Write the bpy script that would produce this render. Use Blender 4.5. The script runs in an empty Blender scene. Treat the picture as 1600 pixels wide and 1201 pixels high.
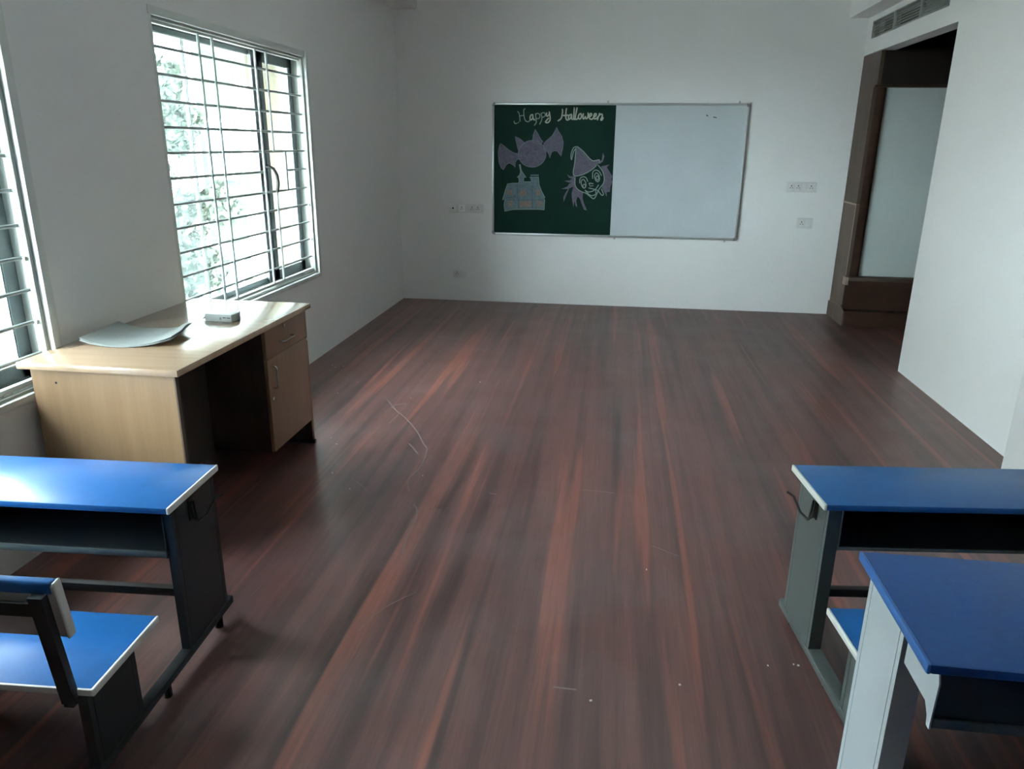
import bpy, bmesh, math, random
from mathutils import Vector, Matrix
from mathutils.geometry import tessellate_polygon
random.seed(7)
C = bpy.context.scene.collection
scene = bpy.context.scene

# ------------------------------------------------------------------ camera
cam_data = bpy.data.cameras.new('camera')
cam = bpy.data.objects.new('camera', cam_data); C.objects.link(cam)
R_ = Vector((0.990596, 0.13644, 0.010187)); U_ = Vector((-0.051228, 0.300832, 0.9523)); F_ = Vector((-0.126867, 0.943867, -0.304992))
M = Matrix((( R_.x, U_.x, -F_.x), (R_.y, U_.y, -F_.y), (R_.z, U_.z, -F_.z))).to_4x4()
M.translation = Vector((2.13508, -7.42099, 1.52092))
cam.matrix_world = M
cam_data.sensor_fit = 'HORIZONTAL'; cam_data.sensor_width = 36.0
cam_data.lens = 1169.434 / 1600 * 36.0
cam_data.clip_start = 0.02; cam_data.clip_end = 300
scene.camera = cam

# ------------------------------------------------------------------ light and exposure
world = bpy.data.worlds.new('overcast_sky'); scene.world = world; world.use_nodes = True
wn = world.node_tree.nodes; bg = wn['Background']
bg.inputs['Color'].default_value = (0.84, 0.925, 1.0, 1); bg.inputs['Strength'].default_value = 45.0
scene.view_settings.view_transform = 'Standard'; scene.view_settings.look = 'None'
scene.view_settings.gamma = 1.0; scene.view_settings.exposure = 0.0
scene.view_settings.use_curve_mapping = False
scene.cycles.max_bounces = 14; scene.cycles.diffuse_bounces = 8; scene.cycles.transparent_max_bounces = 16
scene.cycles.use_denoising = True

# ------------------------------------------------------------------ materials
def mat(name, col, rough=0.5, metal=0.0, spec=0.5, bump=0.0, bscale=200, var=0.0, vscale=3.0, coat=0.0):
    m = bpy.data.materials.new(name); m.use_nodes = True; nt = m.node_tree; b = nt.nodes['Principled BSDF']
    b.inputs['Base Color'].default_value = (*col, 1); b.inputs['Roughness'].default_value = rough
    b.inputs['Metallic'].default_value = metal; b.inputs['Specular IOR Level'].default_value = spec
    b.inputs['Coat Weight'].default_value = coat
    tc = nt.nodes.new('ShaderNodeTexCoord')
    if var:
        n = nt.nodes.new('ShaderNodeTexNoise'); n.inputs['Scale'].default_value = vscale; n.inputs['Detail'].default_value = 5
        nt.links.new(tc.outputs['Object'], n.inputs['Vector'])
        r = nt.nodes.new('ShaderNodeValToRGB')
        r.color_ramp.elements[0].position = .3; r.color_ramp.elements[1].position = .7
        r.color_ramp.elements[0].color = (*[c * (1 - var) for c in col], 1); r.color_ramp.elements[1].color = (*[min(1, c * (1 + var)) for c in col], 1)
        nt.links.new(n.outputs['Fac'], r.inputs['Fac']); nt.links.new(r.outputs['Color'], b.inputs['Base Color'])
    if bump:
        n2 = nt.nodes.new('ShaderNodeTexNoise'); n2.inputs['Scale'].default_value = bscale; n2.inputs['Detail'].default_value = 4
        nt.links.new(tc.outputs['Object'], n2.inputs['Vector'])
        bp = nt.nodes.new('ShaderNodeBump'); bp.inputs['Strength'].default_value = bump; bp.inputs['Distance'].default_value = .002
        nt.links.new(n2.outputs['Fac'], bp.inputs['Height']); nt.links.new(bp.outputs['Normal'], b.inputs['Normal'])
    return m

def wood(name, c1, c2, rough=.4, sc=(2, 2, 30), spec=.5):
    m = bpy.data.materials.new(name); m.use_nodes = True; nt = m.node_tree; b = nt.nodes['Principled BSDF']
    tc = nt.nodes.new('ShaderNodeTexCoord'); mp = nt.nodes.new('ShaderNodeMapping'); mp.inputs['Scale'].default_value = sc
    n = nt.nodes.new('ShaderNodeTexNoise'); n.inputs['Scale'].default_value = 1.5; n.inputs['Detail'].default_value = 6; n.inputs['Roughness'].default_value = .6
    r = nt.nodes.new('ShaderNodeValToRGB'); r.color_ramp.elements[0].position = .35; r.color_ramp.elements[1].position = .65
    r.color_ramp.elements[0].color = (*c1, 1); r.color_ramp.elements[1].color = (*c2, 1)
    nt.links.new(tc.outputs['Object'], mp.inputs['Vector']); nt.links.new(mp.outputs['Vector'], n.inputs['Vector'])
    nt.links.new(n.outputs['Fac'], r.inputs['Fac']); nt.links.new(r.outputs['Color'], b.inputs['Base Color'])
    b.inputs['Roughness'].default_value = rough; b.inputs['Specular IOR Level'].default_value = spec
    if spec >= 1: b.inputs['Coat Weight'].default_value = .8; b.inputs['Coat Roughness'].default_value = .16
    return m

def floor_mat():
    m = bpy.data.materials.new('wood_print_vinyl'); m.use_nodes = True; nt = m.node_tree; N = nt.nodes; L = nt.links; b = N['Principled BSDF']
    tc = N.new('ShaderNodeTexCoord')
    def nz(scale, detail, vec_scale, dist=0.0, loc=(0, 0, 0)):
        mp = N.new('ShaderNodeMapping'); mp.inputs['Scale'].default_value = vec_scale; mp.inputs['Location'].default_value = loc
        n = N.new('ShaderNodeTexNoise'); n.inputs['Scale'].default_value = scale; n.inputs['Detail'].default_value = detail
        n.inputs['Distortion'].default_value = dist
        L.new(tc.outputs['Object'], mp.inputs['Vector']); L.new(mp.outputs['Vector'], n.inputs['Vector']); return n
    def ramp(src, els):
        r = N.new('ShaderNodeValToRGB'); cr = r.color_ramp
        while len(cr.elements) < len(els): cr.elements.new(.5)
        for e, (p, c) in zip(cr.elements, els): e.position = p; e.color = (*c, 1)
        L.new(src, r.inputs['Fac']); return r
    a = nz(1.0, 3.0, (14, .40, 1), .22)
    ra = ramp(a.outputs['Fac'], FLOOR_RAMP)
    s = nz(1.0, 2.0, (13, .30, 1), .2, (3.3, 7, 0))                     # reddish streaks
    rs = ramp(s.outputs['Fac'], [(.57, (0, 0, 0)), (.65, (1, 1, 1))])
    mix = N.new('ShaderNodeMixRGB'); mix.inputs['Color2'].default_value = (*FLOOR_RED, 1)
    mul = N.new('ShaderNodeMath'); mul.operation = 'MULTIPLY'; mul.inputs[1].default_value = .75
    L.new(rs.outputs['Color'], mul.inputs[0]); L.new(mul.outputs[0], mix.inputs['Fac']); L.new(ra.outputs['Color'], mix.inputs['Color1'])
    f = nz(1.0, 5.0, (130, 5, 1), .1)                                  # fine grain
    rf = ramp(f.outputs['Fac'], [(.3, (.84, .84, .84)), (.7, (1.14, 1.14, 1.14))])
    mm = N.new('ShaderNodeMixRGB'); mm.blend_type = 'MULTIPLY'; mm.inputs['Fac'].default_value = 1
    L.new(mix.outputs['Color'], mm.inputs['Color1']); L.new(rf.outputs['Color'], mm.inputs['Color2'])
    d = nz(2.2, 6.0, (1, 1, 1), .6, (5, 1, 0))                         # worn, dusty film
    rd = ramp(d.outputs['Fac'], [(.45, (0, 0, 0)), (.8, (.13, .13, .13))])
    dm = N.new('ShaderNodeMixRGB'); dm.inputs['Color2'].default_value = (.3, .3, .3, 1)
    L.new(rd.outputs['Color'], dm.inputs['Fac']); L.new(mm.outputs['Color'], dm.inputs['Color1']); L.new(dm.outputs['Color'], b.inputs['Base Color'])
    r2 = nz(3.0, 6.0, (1, 1, 1), .5)
    mr = N.new('ShaderNodeMapRange'); mr.inputs['To Min'].default_value = FLOOR_ROUGH[0]; mr.inputs['To Max'].default_value = FLOOR_ROUGH[1]
    L.new(r2.outputs['Fac'], mr.inputs['Value']); L.new(mr.outputs['Result'], b.inputs['Roughness'])
    b.inputs['Specular IOR Level'].default_value = .75
    bp = N.new('ShaderNodeBump'); bp.inputs['Strength'].default_value = .12; bp.inputs['Distance'].default_value = .001
    L.new(f.outputs['Fac'], bp.inputs['Height']); L.new(bp.outputs['Normal'], b.inputs['Normal'])
    return m

FLOOR_RAMP = [(.33, (.058, .030, .029)), (.46, (.105, .050, .046)), (.62, (.155, .068, .060))]
FLOOR_RED = (.29, .098, .070)
FLOOR_ROUGH = (.25, .40)

def glass_mat(name, dirt, film=(.8, .9, .92)):
    m = bpy.data.materials.new(name); m.use_nodes = True; nt = m.node_tree; N = nt.nodes; L = nt.links
    N.remove(N['Principled BSDF']); out = N['Material Output']
    t = N.new('ShaderNodeBsdfTransparent'); t.inputs['Color'].default_value = (.93, .97, .96, 1)
    g = N.new('ShaderNodeBsdfGlossy'); g.inputs['Roughness'].default_value = .02
    lw = N.new('ShaderNodeLayerWeight'); lw.inputs['Blend'].default_value = .5
    pw = N.new('ShaderNodeMath'); pw.operation = 'POWER'; pw.inputs[1].default_value = 5.0; L.new(lw.outputs['Facing'], pw.inputs[0])
    fr = N.new('ShaderNodeMath'); fr.operation = 'MULTIPLY_ADD'; fr.inputs[1].default_value = .9; fr.inputs[2].default_value = .03; L.new(pw.outputs[0], fr.inputs[0])
    mx = N.new('ShaderNodeMixShader'); L.new(fr.outputs[0], mx.inputs[0]); L.new(t.outputs[0], mx.inputs[1]); L.new(g.outputs[0], mx.inputs[2])
    d = N.new('ShaderNodeBsdfTranslucent'); d.inputs['Color'].default_value = (*film, 1)
    tc = N.new('ShaderNodeTexCoord'); n = N.new('ShaderNodeTexNoise'); n.inputs['Scale'].default_value = 6; n.inputs['Detail'].default_value = 8
    L.new(tc.outputs['Object'], n.inputs['Vector'])
    mr = N.new('ShaderNodeMapRange'); mr.inputs['To Min'].default_value = dirt * .4; mr.inputs['To Max'].default_value = dirt * 1.6
    L.new(n.outputs['Fac'], mr.inputs['Value'])
    m2 = N.new('ShaderNodeMixShader'); L.new(mr.outputs['Result'], m2.inputs[0]); L.new(mx.outputs[0], m2.inputs[1]); L.new(d.outputs[0], m2.inputs[2])
    L.new(m2.outputs[0], out.inputs['Surface'])
    return m

WALL = mat('white_wall_paint', (.885, .895, .890), .7, spec=.25, bump=.25, bscale=60, var=.015, vscale=1.2)
CEIL = mat('ceiling_paint', (.90, .905, .90), .8, spec=.2)
FLOOR = floor_mat()
FRAMEW = mat('white_frame_enamel', (.72, .76, .73), .4, var=.04, vscale=8)
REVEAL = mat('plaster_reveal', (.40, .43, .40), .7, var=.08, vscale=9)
ALU = mat('dark_grey_aluminium', (.12, .145, .15), .38, metal=.3)
ALUL = mat('light_aluminium', (.55, .57, .57), .35, metal=.7)
BAR = mat('grille_grey_paint', (.36, .41, .40), .45)
GLASS = glass_mat('window_glass', .006)
GLASSD = glass_mat('dusty_window_glass', .012)
BLACKP = mat('black_plastic', (.012, .014, .015), .35)
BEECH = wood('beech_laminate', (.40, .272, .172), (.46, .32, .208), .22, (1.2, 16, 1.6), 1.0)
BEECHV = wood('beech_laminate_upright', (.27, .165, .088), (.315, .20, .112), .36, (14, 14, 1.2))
BEECHP = wood('shaded_beech_front', (.200, .116, .073), (.235, .138, .088), .36, (14, 14, 1.2))  # beech darkened: shade of fronts turned from the windows is in the colour
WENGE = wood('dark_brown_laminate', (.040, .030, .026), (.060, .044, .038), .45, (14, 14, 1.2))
EDGEB = mat('brown_edge_band', (.12, .085, .065), .5)
CHROME = mat('polished_metal', (.62, .62, .60), .22, metal=1)
BLUE = mat('blue_laminate', (.018, .125, .36), .28, var=.06, vscale=30, bump=.1, bscale=400)
BLUEC = mat('deep_blue_laminate', (.014, .085, .29), .42, var=.08, vscale=60, bump=.2, bscale=500)
BLUEE = mat('bright_blue_edge', (.035, .16, .48), .35)
WEDGE = mat('white_edge_band', (.82, .83, .80), .35)
WBACK = mat('off_white_board_back', (.60, .58, .58), .5, var=.06, vscale=20)
STEEL = mat('grey_green_powder_coat', (.085, .105, .098), .45, bump=.25, bscale=700)
STEELW = mat('pale_grey_powder_coat', (.56, .62, .66), .42, bump=.2, bscale=700)
STEEL_SH = mat('shaded_grey_green_coat', (.010, .014, .017), .5, bump=.2, bscale=700)  # grey-green coat darkened; shade on the side away from the windows is painted in
STEELD = mat('black_powder_coat', (.015, .019, .022), .5)
GROOVE = mat('dark_seam', (.02, .025, .025), .7)
SKYBLOCK = mat('blocker_render', (.28, .27, .24), .9, var=.15, vscale=.5)
GREENB = mat('green_chalk_surface', (.006, .026, .019), .75, spec=.12, var=.12, vscale=6)
WHITEB = mat('whiteboard_enamel', (.60, .66, .69), .22, var=.03, vscale=3)
PLATE = mat('socket_plate_white', (.92, .92, .91), .3)
PLATEG = mat('socket_plate_grey', (.76, .77, .76), .35)
DARK = mat('socket_hole_black', (.01, .01, .01), .6)
PAPER = mat('grey_paper', (.36, .395, .38), .6, var=.06, vscale=14)
CARTON = mat('white_carton', (.50, .54, .52), .5)
PRINT = mat('dark_print', (.03, .05, .06), .6)
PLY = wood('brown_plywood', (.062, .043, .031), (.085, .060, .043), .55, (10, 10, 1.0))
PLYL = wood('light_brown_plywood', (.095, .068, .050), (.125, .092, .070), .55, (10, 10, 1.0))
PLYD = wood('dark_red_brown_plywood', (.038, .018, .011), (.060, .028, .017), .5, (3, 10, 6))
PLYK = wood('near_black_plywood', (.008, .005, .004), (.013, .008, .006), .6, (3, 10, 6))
RAWW = mat('raw_wood_edge', (.42, .33, .25), .7, var=.1, vscale=20)
FROST = mat('frosted_pane', (.66, .74, .72), .3, var=.03, vscale=2)
VENTM = mat('vent_aluminium', (.38, .40, .38), .45, metal=.3)
VENTD = mat('vent_duct_dark', (.05, .05, .05), .8)
CREAM = mat('cream_render', (.095, .082, .052), .8, var=.05, vscale=2)
FWHITE = mat('white_render', (.78, .78, .76), .8)
PGREEN = mat('pale_green_render', (.030, .056, .034), .8)
FGLASS = mat('far_window_glass', (.10, .13, .14), .1)
LEAF = mat('leaf_green', (.022, .031, .019), .6, var=.3, vscale=1.5)
BARK = mat('bark_brown', (.10, .07, .05), .9, bump=.5, bscale=20)
EARTH = mat('ground_outside', (.58, .57, .53), .9, var=.15, vscale=.3)
CH_T = mat('cream_chalk', (.50, .50, .43), .9)
CH_F = mat('thin_grey_chalk', (.32, .38, .335), .9)
CH_B = mat('violet_chalk', (.118, .113, .152), .95, var=.18, vscale=40)
CH_H = mat('blue_grey_chalk', (.115, .17, .19), .95, var=.2, vscale=40)
CH_O = mat('orange_chalk', (.215, .17, .145), .95, var=.2, vscale=60)
CH_L = mat('green_grey_chalk', (.215, .28, .25), .95)
CH_D = mat('dark_blue_chalk', (.06, .085, .11), .95)
SCUFF = mat('chalk_scuff', (.24, .20, .195), .8)

# ------------------------------------------------------------------ helpers
class MB:
    def __init__(self): self.v = []; self.f = []
    def box(self, a, b):
        x0, x1 = sorted((a[0], b[0])); y0, y1 = sorted((a[1], b[1])); z0, z1 = sorted((a[2], b[2])); n = len(self.v)
        self.v += [(x0,y0,z0),(x1,y0,z0),(x1,y1,z0),(x0,y1,z0),(x0,y0,z1),(x1,y0,z1),(x1,y1,z1),(x0,y1,z1)]
        self.f += [(n,n+3,n+2,n+1),(n+4,n+5,n+6,n+7),(n,n+1,n+5,n+4),(n+1,n+2,n+6,n+5),(n+2,n+3,n+7,n+6),(n+3,n,n+4,n+7)]; return self
    def prism(self, poly, axis, a, b):
        """extrude a 2-D polygon along axis; poly in the two other axes in xyz order"""
        n = len(self.v); k = len(poly)
        for t in (a, b):
            for p, q in poly:
                self.v.append({0: (t, p, q), 1: (p, t, q), 2: (p, q, t)}[axis])
        tri = tessellate_polygon([[Vector((p, q, 0)) for p, q in poly]])
        for t in tri:
            self.f.append((n+t[0], n+t[1], n+t[2])); self.f.append((n+k+t[2], n+k+t[1], n+k+t[0]))
        for i in range(k):
            j = (i+1) % k; self.f.append((n+i, n+j, n+k+j, n+k+i))
        return self
    def tube(self, pts, r, seg=8):
        pts = [Vector(p) for p in pts]; n = len(self.v); up = Vector((0.13, 0.27, 1)).normalized()
        for i, p in enumerate(pts):
            d = (pts[min(i+1, len(pts)-1)] - pts[max(i-1, 0)]).normalized()
            a = d.cross(up)
            if a.length < .05: a = d.cross(Vector((1, .1, 0)))
            a.normalize(); c = d.cross(a)
            for k in range(seg):
                t = 2*math.pi*k/seg; self.v.append(tuple(p + a*(r*math.cos(t)) + c*(r*math.sin(t))))
        for i in range(len(pts)-1):
            for k in range(seg):
                k2 = (k+1) % seg; self.f.append((n+i*seg+k, n+i*seg+k2, n+(i+1)*seg+k2, n+(i+1)*seg+k))
        self.f.append(tuple(n+k for k in range(seg))); e = n+(len(pts)-1)*seg; self.f.append(tuple(e+k for k in reversed(range(seg))))
        return self
    def obox(self, c, hx, hy, hz, rx=0.0, ry=0.0, rz=0.0):
        n = len(self.v); m = Matrix.Rotation(rz, 3, 'Z') @ Matrix.Rotation(ry, 3, 'Y') @ Matrix.Rotation(rx, 3, 'X'); c = Vector(c)
        for x, y, z in ((-1,-1,-1),(1,-1,-1),(1,1,-1),(-1,1,-1),(-1,-1,1),(1,-1,1),(1,1,1),(-1,1,1)):
            self.v.append(tuple(c + m @ Vector((x*hx, y*hy, z*hz))))
        self.f += [(n,n+3,n+2,n+1),(n+4,n+5,n+6,n+7),(n,n+1,n+5,n+4),(n+1,n+2,n+6,n+5),(n+2,n+3,n+7,n+6),(n+3,n,n+4,n+7)]; return self
    def build(self, name, material, parent=None, bevel=0.0, smooth=False, seg=2):
        me = bpy.data.meshes.new(name); me.from_pydata(self.v, [], self.f); me.update()
        bm = bmesh.new(); bm.from_mesh(me); bmesh.ops.recalc_face_normals(bm, faces=bm.faces[:])
        if bevel:
            ed = [e for e in bm.edges if len(e.link_faces) == 2 and e.calc_face_angle(0) > .6]
            bmesh.ops.bevel(bm, geom=ed, offset=bevel, segments=seg, profile=.5, affect='EDGES', clamp_overlap=True)
        bm.to_mesh(me); bm.free()
        if smooth or bevel:
            for p in me.polygons: p.use_smooth = True
            if hasattr(me, 'set_sharp_from_angle'): me.set_sharp_from_angle(angle=.7 if bevel else 1.0)
        me.materials.append(material)
        o = bpy.data.objects.new(name, me); C.objects.link(o)
        if parent: o.parent = parent
        return o

def thing(name, label, cat, loc=(0, 0, 0), rz=0.0, group=None, kind=None):
    o = bpy.data.objects.new(name, None); o.empty_display_size = .1; C.objects.link(o); o.location = loc; o.rotation_euler = (0, 0, rz)
    o['label'] = label
    if cat: o['category'] = cat
    if group: o['group'] = group
    if kind: o['kind'] = kind
    return o
def lab(o, t): o['label'] = t; return o
def struct(name, mb, m, label, **k):
    o = mb.build(name, m, **k); o['kind'] = 'structure'; o['label'] = label; return o
def bx(a, b): return MB().box(a, b)

W = 4.196; H = 2.285; ZC = 2.95; YB = -9.3
# ------------------------------------------------------------------ room shell
struct('floor', bx((-.2, YB - .1, -.12), (6.2, .15, 0)), FLOOR, 'dark red-brown wood-look vinyl floor with streaks running to the back wall')
wl = MB()
ys = [YB, -6.35, -4.86, -3.97, -2.18, .12]
for i in range(5):
    if i in (1, 3):
        wl.box((-.2, ys[i], 0), (0, ys[i+1], .60)); wl.box((-.2, ys[i], 2.095), (0, ys[i+1], ZC))
    else: wl.box((-.2, ys[i], 0), (0, ys[i+1], ZC))
struct('wall_left', wl, WALL, 'white painted window wall on the left of the room')
struct('wall_back', bx((-.2, 0, 0), (W + .12, .15, ZC)), WALL, 'white painted end wall behind the writing board')
wr = MB()
wr.box((W, -3.724, 0), (W + .15, -1.93, ZC))
wr.box((W, -1.93, H), (W + .12, 0, 2.405)).box((W, -1.93, 2.54), (W + .12, 0, ZC))
wr.box((W, -.148, 2.405), (W + .12, 0, 2.54)).box((W, -1.93, 2.405), (W + .12, -1.733, 2.54))
wr.box((W, YB, 0), (W + .15, -4.35, ZC))
struct('wall_right', wr, WALL, 'white painted right wall with the opening beside the end wall')
struct('trim_1', bx((W - .116, -4.35, 0), (W + .15, -3.724, ZC)), WALL, 'white pilaster projecting from the right wall', bevel=.003)
struct('wall_rear', bx((-.2, YB - .12, 0), (W + .15, YB, ZC)), PLY, 'unseen rear wall, coloured dark brown to cut bounce light')  # brown picked to weaken bounce onto faces turned towards the camera
struct('ceiling', bx((-.2, YB - .12, ZC), (W + .3, .15, ZC + .15)), CEIL, 'white ceiling')
struct('trim_2', bx((0, YB, 2.70), (.221, 0, ZC)), CEIL, 'boxed-in bulkhead along the top of the window wall')
struct('trim_3', bx((4.035, YB, 2.585), (W, 0, ZC)), CEIL, 'boxed-in bulkhead along the top of the right wall above the vent')

# alcove behind the opening in the right wall
AX = 5.9
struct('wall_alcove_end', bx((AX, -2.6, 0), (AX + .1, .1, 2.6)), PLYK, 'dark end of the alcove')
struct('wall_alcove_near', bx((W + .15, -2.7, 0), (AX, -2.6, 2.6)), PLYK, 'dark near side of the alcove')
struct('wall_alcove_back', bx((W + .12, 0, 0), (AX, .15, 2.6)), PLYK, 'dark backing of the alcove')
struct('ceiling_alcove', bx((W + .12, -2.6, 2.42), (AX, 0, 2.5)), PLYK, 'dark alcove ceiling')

pc = thing('plywood_partition', 'brown plywood partition framing a frosted pane inside the right-hand opening', 'partition', (W, 0, 0))
MB().box((.001, -.395, .135), (.03, -.002, 1.055)).build('side_panel', PLYL, pc)
MB().box((.001, -.395, 1.058), (.03, -.002, 2.022)).box((.001, -.475, 2.022), (.03, -.002, 2.28)).build('side_panel', PLY, pc)
lab(MB().box((-.003, -.393, 1.049), (.001, -.004, 1.062)).box((-.002, -.395, .44), (.001, -.387, 1.05)).build('joint_strip', RAWW, pc), 'pale joint strip between the two side panels')
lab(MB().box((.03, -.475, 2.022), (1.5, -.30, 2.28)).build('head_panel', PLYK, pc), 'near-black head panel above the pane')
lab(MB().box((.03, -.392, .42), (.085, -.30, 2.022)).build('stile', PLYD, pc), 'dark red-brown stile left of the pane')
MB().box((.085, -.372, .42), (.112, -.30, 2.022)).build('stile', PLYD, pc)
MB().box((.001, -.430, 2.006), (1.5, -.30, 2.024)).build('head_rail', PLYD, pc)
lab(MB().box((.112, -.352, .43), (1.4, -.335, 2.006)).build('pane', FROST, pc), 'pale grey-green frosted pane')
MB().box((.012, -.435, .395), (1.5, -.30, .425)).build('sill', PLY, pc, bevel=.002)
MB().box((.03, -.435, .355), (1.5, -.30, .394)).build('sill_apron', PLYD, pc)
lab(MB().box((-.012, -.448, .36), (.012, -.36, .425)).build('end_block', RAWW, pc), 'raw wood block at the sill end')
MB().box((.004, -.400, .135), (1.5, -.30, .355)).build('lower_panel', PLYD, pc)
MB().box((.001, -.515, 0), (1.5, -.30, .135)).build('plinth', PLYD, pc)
lab(MB().prism([(-.0, 0), (-.515, 0), (-.515, .135), (-.39, .165), (-.0, .135)], 0, -.012, .001).build('plinth_end', PLYL, pc), 'lighter end face of the plinth')

# air vent above the opening
vt = thing('air_vent', 'long grey louvred air vent above the right-hand opening', 'vent', (W, -.94, 2.405))
def vy(y): return y + .94
fr = MB(); y0, y1 = vy(-1.731), vy(-.15)
fr.box((-.006, y0, .001), (.05, y1, .007)).box((-.006, y0, .128), (.05, y1, .134)).box((-.006, y0, .001), (.05, y0 + .008, .134)).box((-.006, y1 - .008, .001), (.05, y1, .134))
fr.build('frame', VENTM, vt)
for yy in (-.675, -1.235): MB().box((-.007, vy(yy) - .012, .004), (.045, vy(yy) + .012, .131)).build('divider', VENTM, vt)
MB().box((.09, y0, .001), (.10, y1, .134)).build('duct_back', VENTD, vt)
segs = [(-.158, -.663), (-.687, -1.223), (-1.247, -1.723)]
for si, (a, b) in enumerate(segs):
    for k in range(6):
        z = .017 + k * .020
        ya, yb = vy(b), vy(a)
        MB().obox((.016, (ya + yb) / 2, z), .011, (yb - ya) / 2, .0022, ry=-.75 if si < 2 else .6).build('slat', VENTM, vt)

# ------------------------------------------------------------------ windows
ZB0, ZB1 = .60, 2.095
def make_window(name, label, y0, y1):
    """y0 near jamb, y1 far jamb"""
    w = thing(name, label, None, (0, y1, 0), kind='structure')
    L = y1 - y0
    def yy(v): return v + 2.18            # absolute y of the far window -> local
    t = MB()                                # painted outer band around the opening
    t.box((-.02, -L, ZB0), (-.001, -L + .028, ZB1)).box((-.02, -.028, ZB0 - .012), (.012, .012, ZB1 + .012))
    t.box((-.02, -L + .001, ZB1 - .028), (.005, 0, ZB1 + .010)).box((-.02, -L + .001, ZB0 - .012), (.010, 0, ZB0 + .018))
    t.build('outer_band', FRAMEW, w, bevel=.003)
    t = MB()                                # second step
    t.box((-.035, -L + .028, ZB0), (-.012, -L + .045, ZB1)).box((-.035, -.045, ZB0), (-.012, -.028, ZB1))
    t.box((-.035, -L, ZB1 - .042), (-.012, 0, ZB1 - .028)).box((-.035, -L, ZB0), (-.012, 0, ZB0 + .03))
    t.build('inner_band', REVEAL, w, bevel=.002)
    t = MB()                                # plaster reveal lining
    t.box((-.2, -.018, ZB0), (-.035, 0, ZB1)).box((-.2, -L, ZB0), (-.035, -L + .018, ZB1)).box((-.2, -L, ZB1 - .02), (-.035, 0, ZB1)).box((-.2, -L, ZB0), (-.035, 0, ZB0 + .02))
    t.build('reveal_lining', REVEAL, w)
    # grille
    xg = -.042; r = .0075
    g0, g1 = -L + .045, -.03
    cut0, cut1 = yy(-2.875), yy(-2.55)
    for z in (2.05, .645):
        MB().box((xg - .011, g0, z - .009), (xg + .011, g1, z + .009)).build('grille_rail', FRAMEW, w)
    for yv in (g0, g1): MB().box((xg - .009, yv - .008, .64), (xg + .009, yv + .008, 2.055)).build('grille_upright', FRAMEW, w)
    for z in (1.943, 1.823, 1.703, 1.584, 1.465, 1.345, 1.22, 1.103, .982, .862, .738):
        if z == 1.345:
            MB().tube([(xg, g0, z), (xg, cut0 + .02, z)], r).build('grille_bar', BAR, w); MB().tube([(xg, cut1, z), (xg, g1, z)], r).build('grille_bar', BAR, w)
        else: MB().tube([(xg, g0, z), (xg, g1, z)], r).build('grille_bar', BAR, w)
    xv = xg + .011
    for (yv, za, zb) in ((-3.50, .65, 2.045), (-3.36, .65, 2.045), (-2.87, .65, 2.045), (-2.725, 1.465, 2.045), (-2.725, .65, 1.22), (-2.55, 1.22, 1.465)):
        MB().tube([(xv, yy(yv), za), (xv, yy(yv), zb)], r).build('grille_bar', BAR, w)
    for (yv, z) in ((-.035, 1.10), (-.035, .86), (-.5, 2.062), (-1.3, 2.062), (-1.2, .63), (-.25, .63)):
        MB().obox((xg + .012, yv, z), .006, .02, .008).build('grille_clip', FRAMEW, w)
    # aluminium frame
    t = MB(); xa, xb = -.155, -.10
    t.box((xa, -.030, ZB0 + .02), (xb, -.018, ZB1 - .02)).box((xa, -L + .018, ZB0 + .02), (xb, -L + .04, ZB1 - .02))
    t.box((xa, -L + .018, ZB1 - .045), (xb, -.018, ZB1 - .02)).box((xa, -L + .018, ZB0 + .02), (xb, -.018, ZB0 + .045))
    t.build('frame', ALU, w)
    lab(MB().box((-.19, -L + .018, ZB0 + .02), (-.09, -.018, ZB0 + .032)).build('track', ALUL, w), 'pale aluminium sill track')
    def sash(a, b, t_, x0, x1, gm, m):
        z0, z1 = ZB0 + .046, ZB1 - .046
        s = MB().box((x0, a, z0), (x1, a + t_, z1)).box((x0, b - t_, z0), (x1, b, z1)).box((x0, a, z0), (x1, b, z0 + t_)).box((x0, a, z1 - t_), (x1, b, z1)).build('sash', m, w)
        q = MB(); e = .006
        q.box((x1 - .012, a + t_, z0 + t_), (x1 - .004, a + t_ + e, z1 - t_)).box((x1 - .012, b - t_ - e, z0 + t_), (x1 - .004, b - t_, z1 - t_)).box((x1 - .012, a + t_, z0 + t_), (x1 - .004, b - t_, z0 + t_ + e)).box((x1 - .012, a + t_, z1 - t_ - e), (x1 - .004, b - t_, z1 - t_))
        lab(q.build('glazing_bead', ALUL, s), 'pale glazing bead')
        MB().box(((x0 + x1) / 2 - .002, a + t_ - .002, z0 + t_ - .002), ((x0 + x1) / 2 + .002, b - t_ + .002, z1 - t_ + .002)).build('pane', gm, s)
        return s
    sash(yy(-2.69), -.031, .052, -.145, -.098, GLASS, ALU)
    sash(-L + .04, yy(-2.692), .024, -.147, -.110, GLASS, ALU)
    # the dusty outer sliding leaf at the near end
    sash(-L + .02, yy(-3.42), .014, -.178, -.160, GLASSD, ALUL)
    # meeting stile + handle
    MB().box((-.115, yy(-2.795), ZB0 + .046), (-.096, yy(-2.742), ZB1 - .046)).build('meeting_stile', ALU, w)
    lab(MB().box((-.1145, yy(-2.742), ZB0 + .046), (-.099, yy(-2.722), ZB1 - .046)).build('stile_strip', ALUL, w), 'pale strip along the meeting stile')
    hd = MB().box((-.098, yy(-2.757), 1.27), (-.085, yy(-2.735), 1.40)).build('handle', BLACKP, w, bevel=.003)
    MB().tube([(-.09, yy(-2.75), 1.37), (-.06, yy(-2.75), 1.375), (-.035, yy(-2.735), 1.36), (-.022, yy(-2.72), 1.32), (-.02, yy(-2.715), 1.27), (-.03, yy(-2.72), 1.215)], .0095).build('lever', BLACKP, hd, smooth=True)
    return w
make_window('window_1', 'barred far window beside the teacher desk', -3.97, -2.18)
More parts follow.
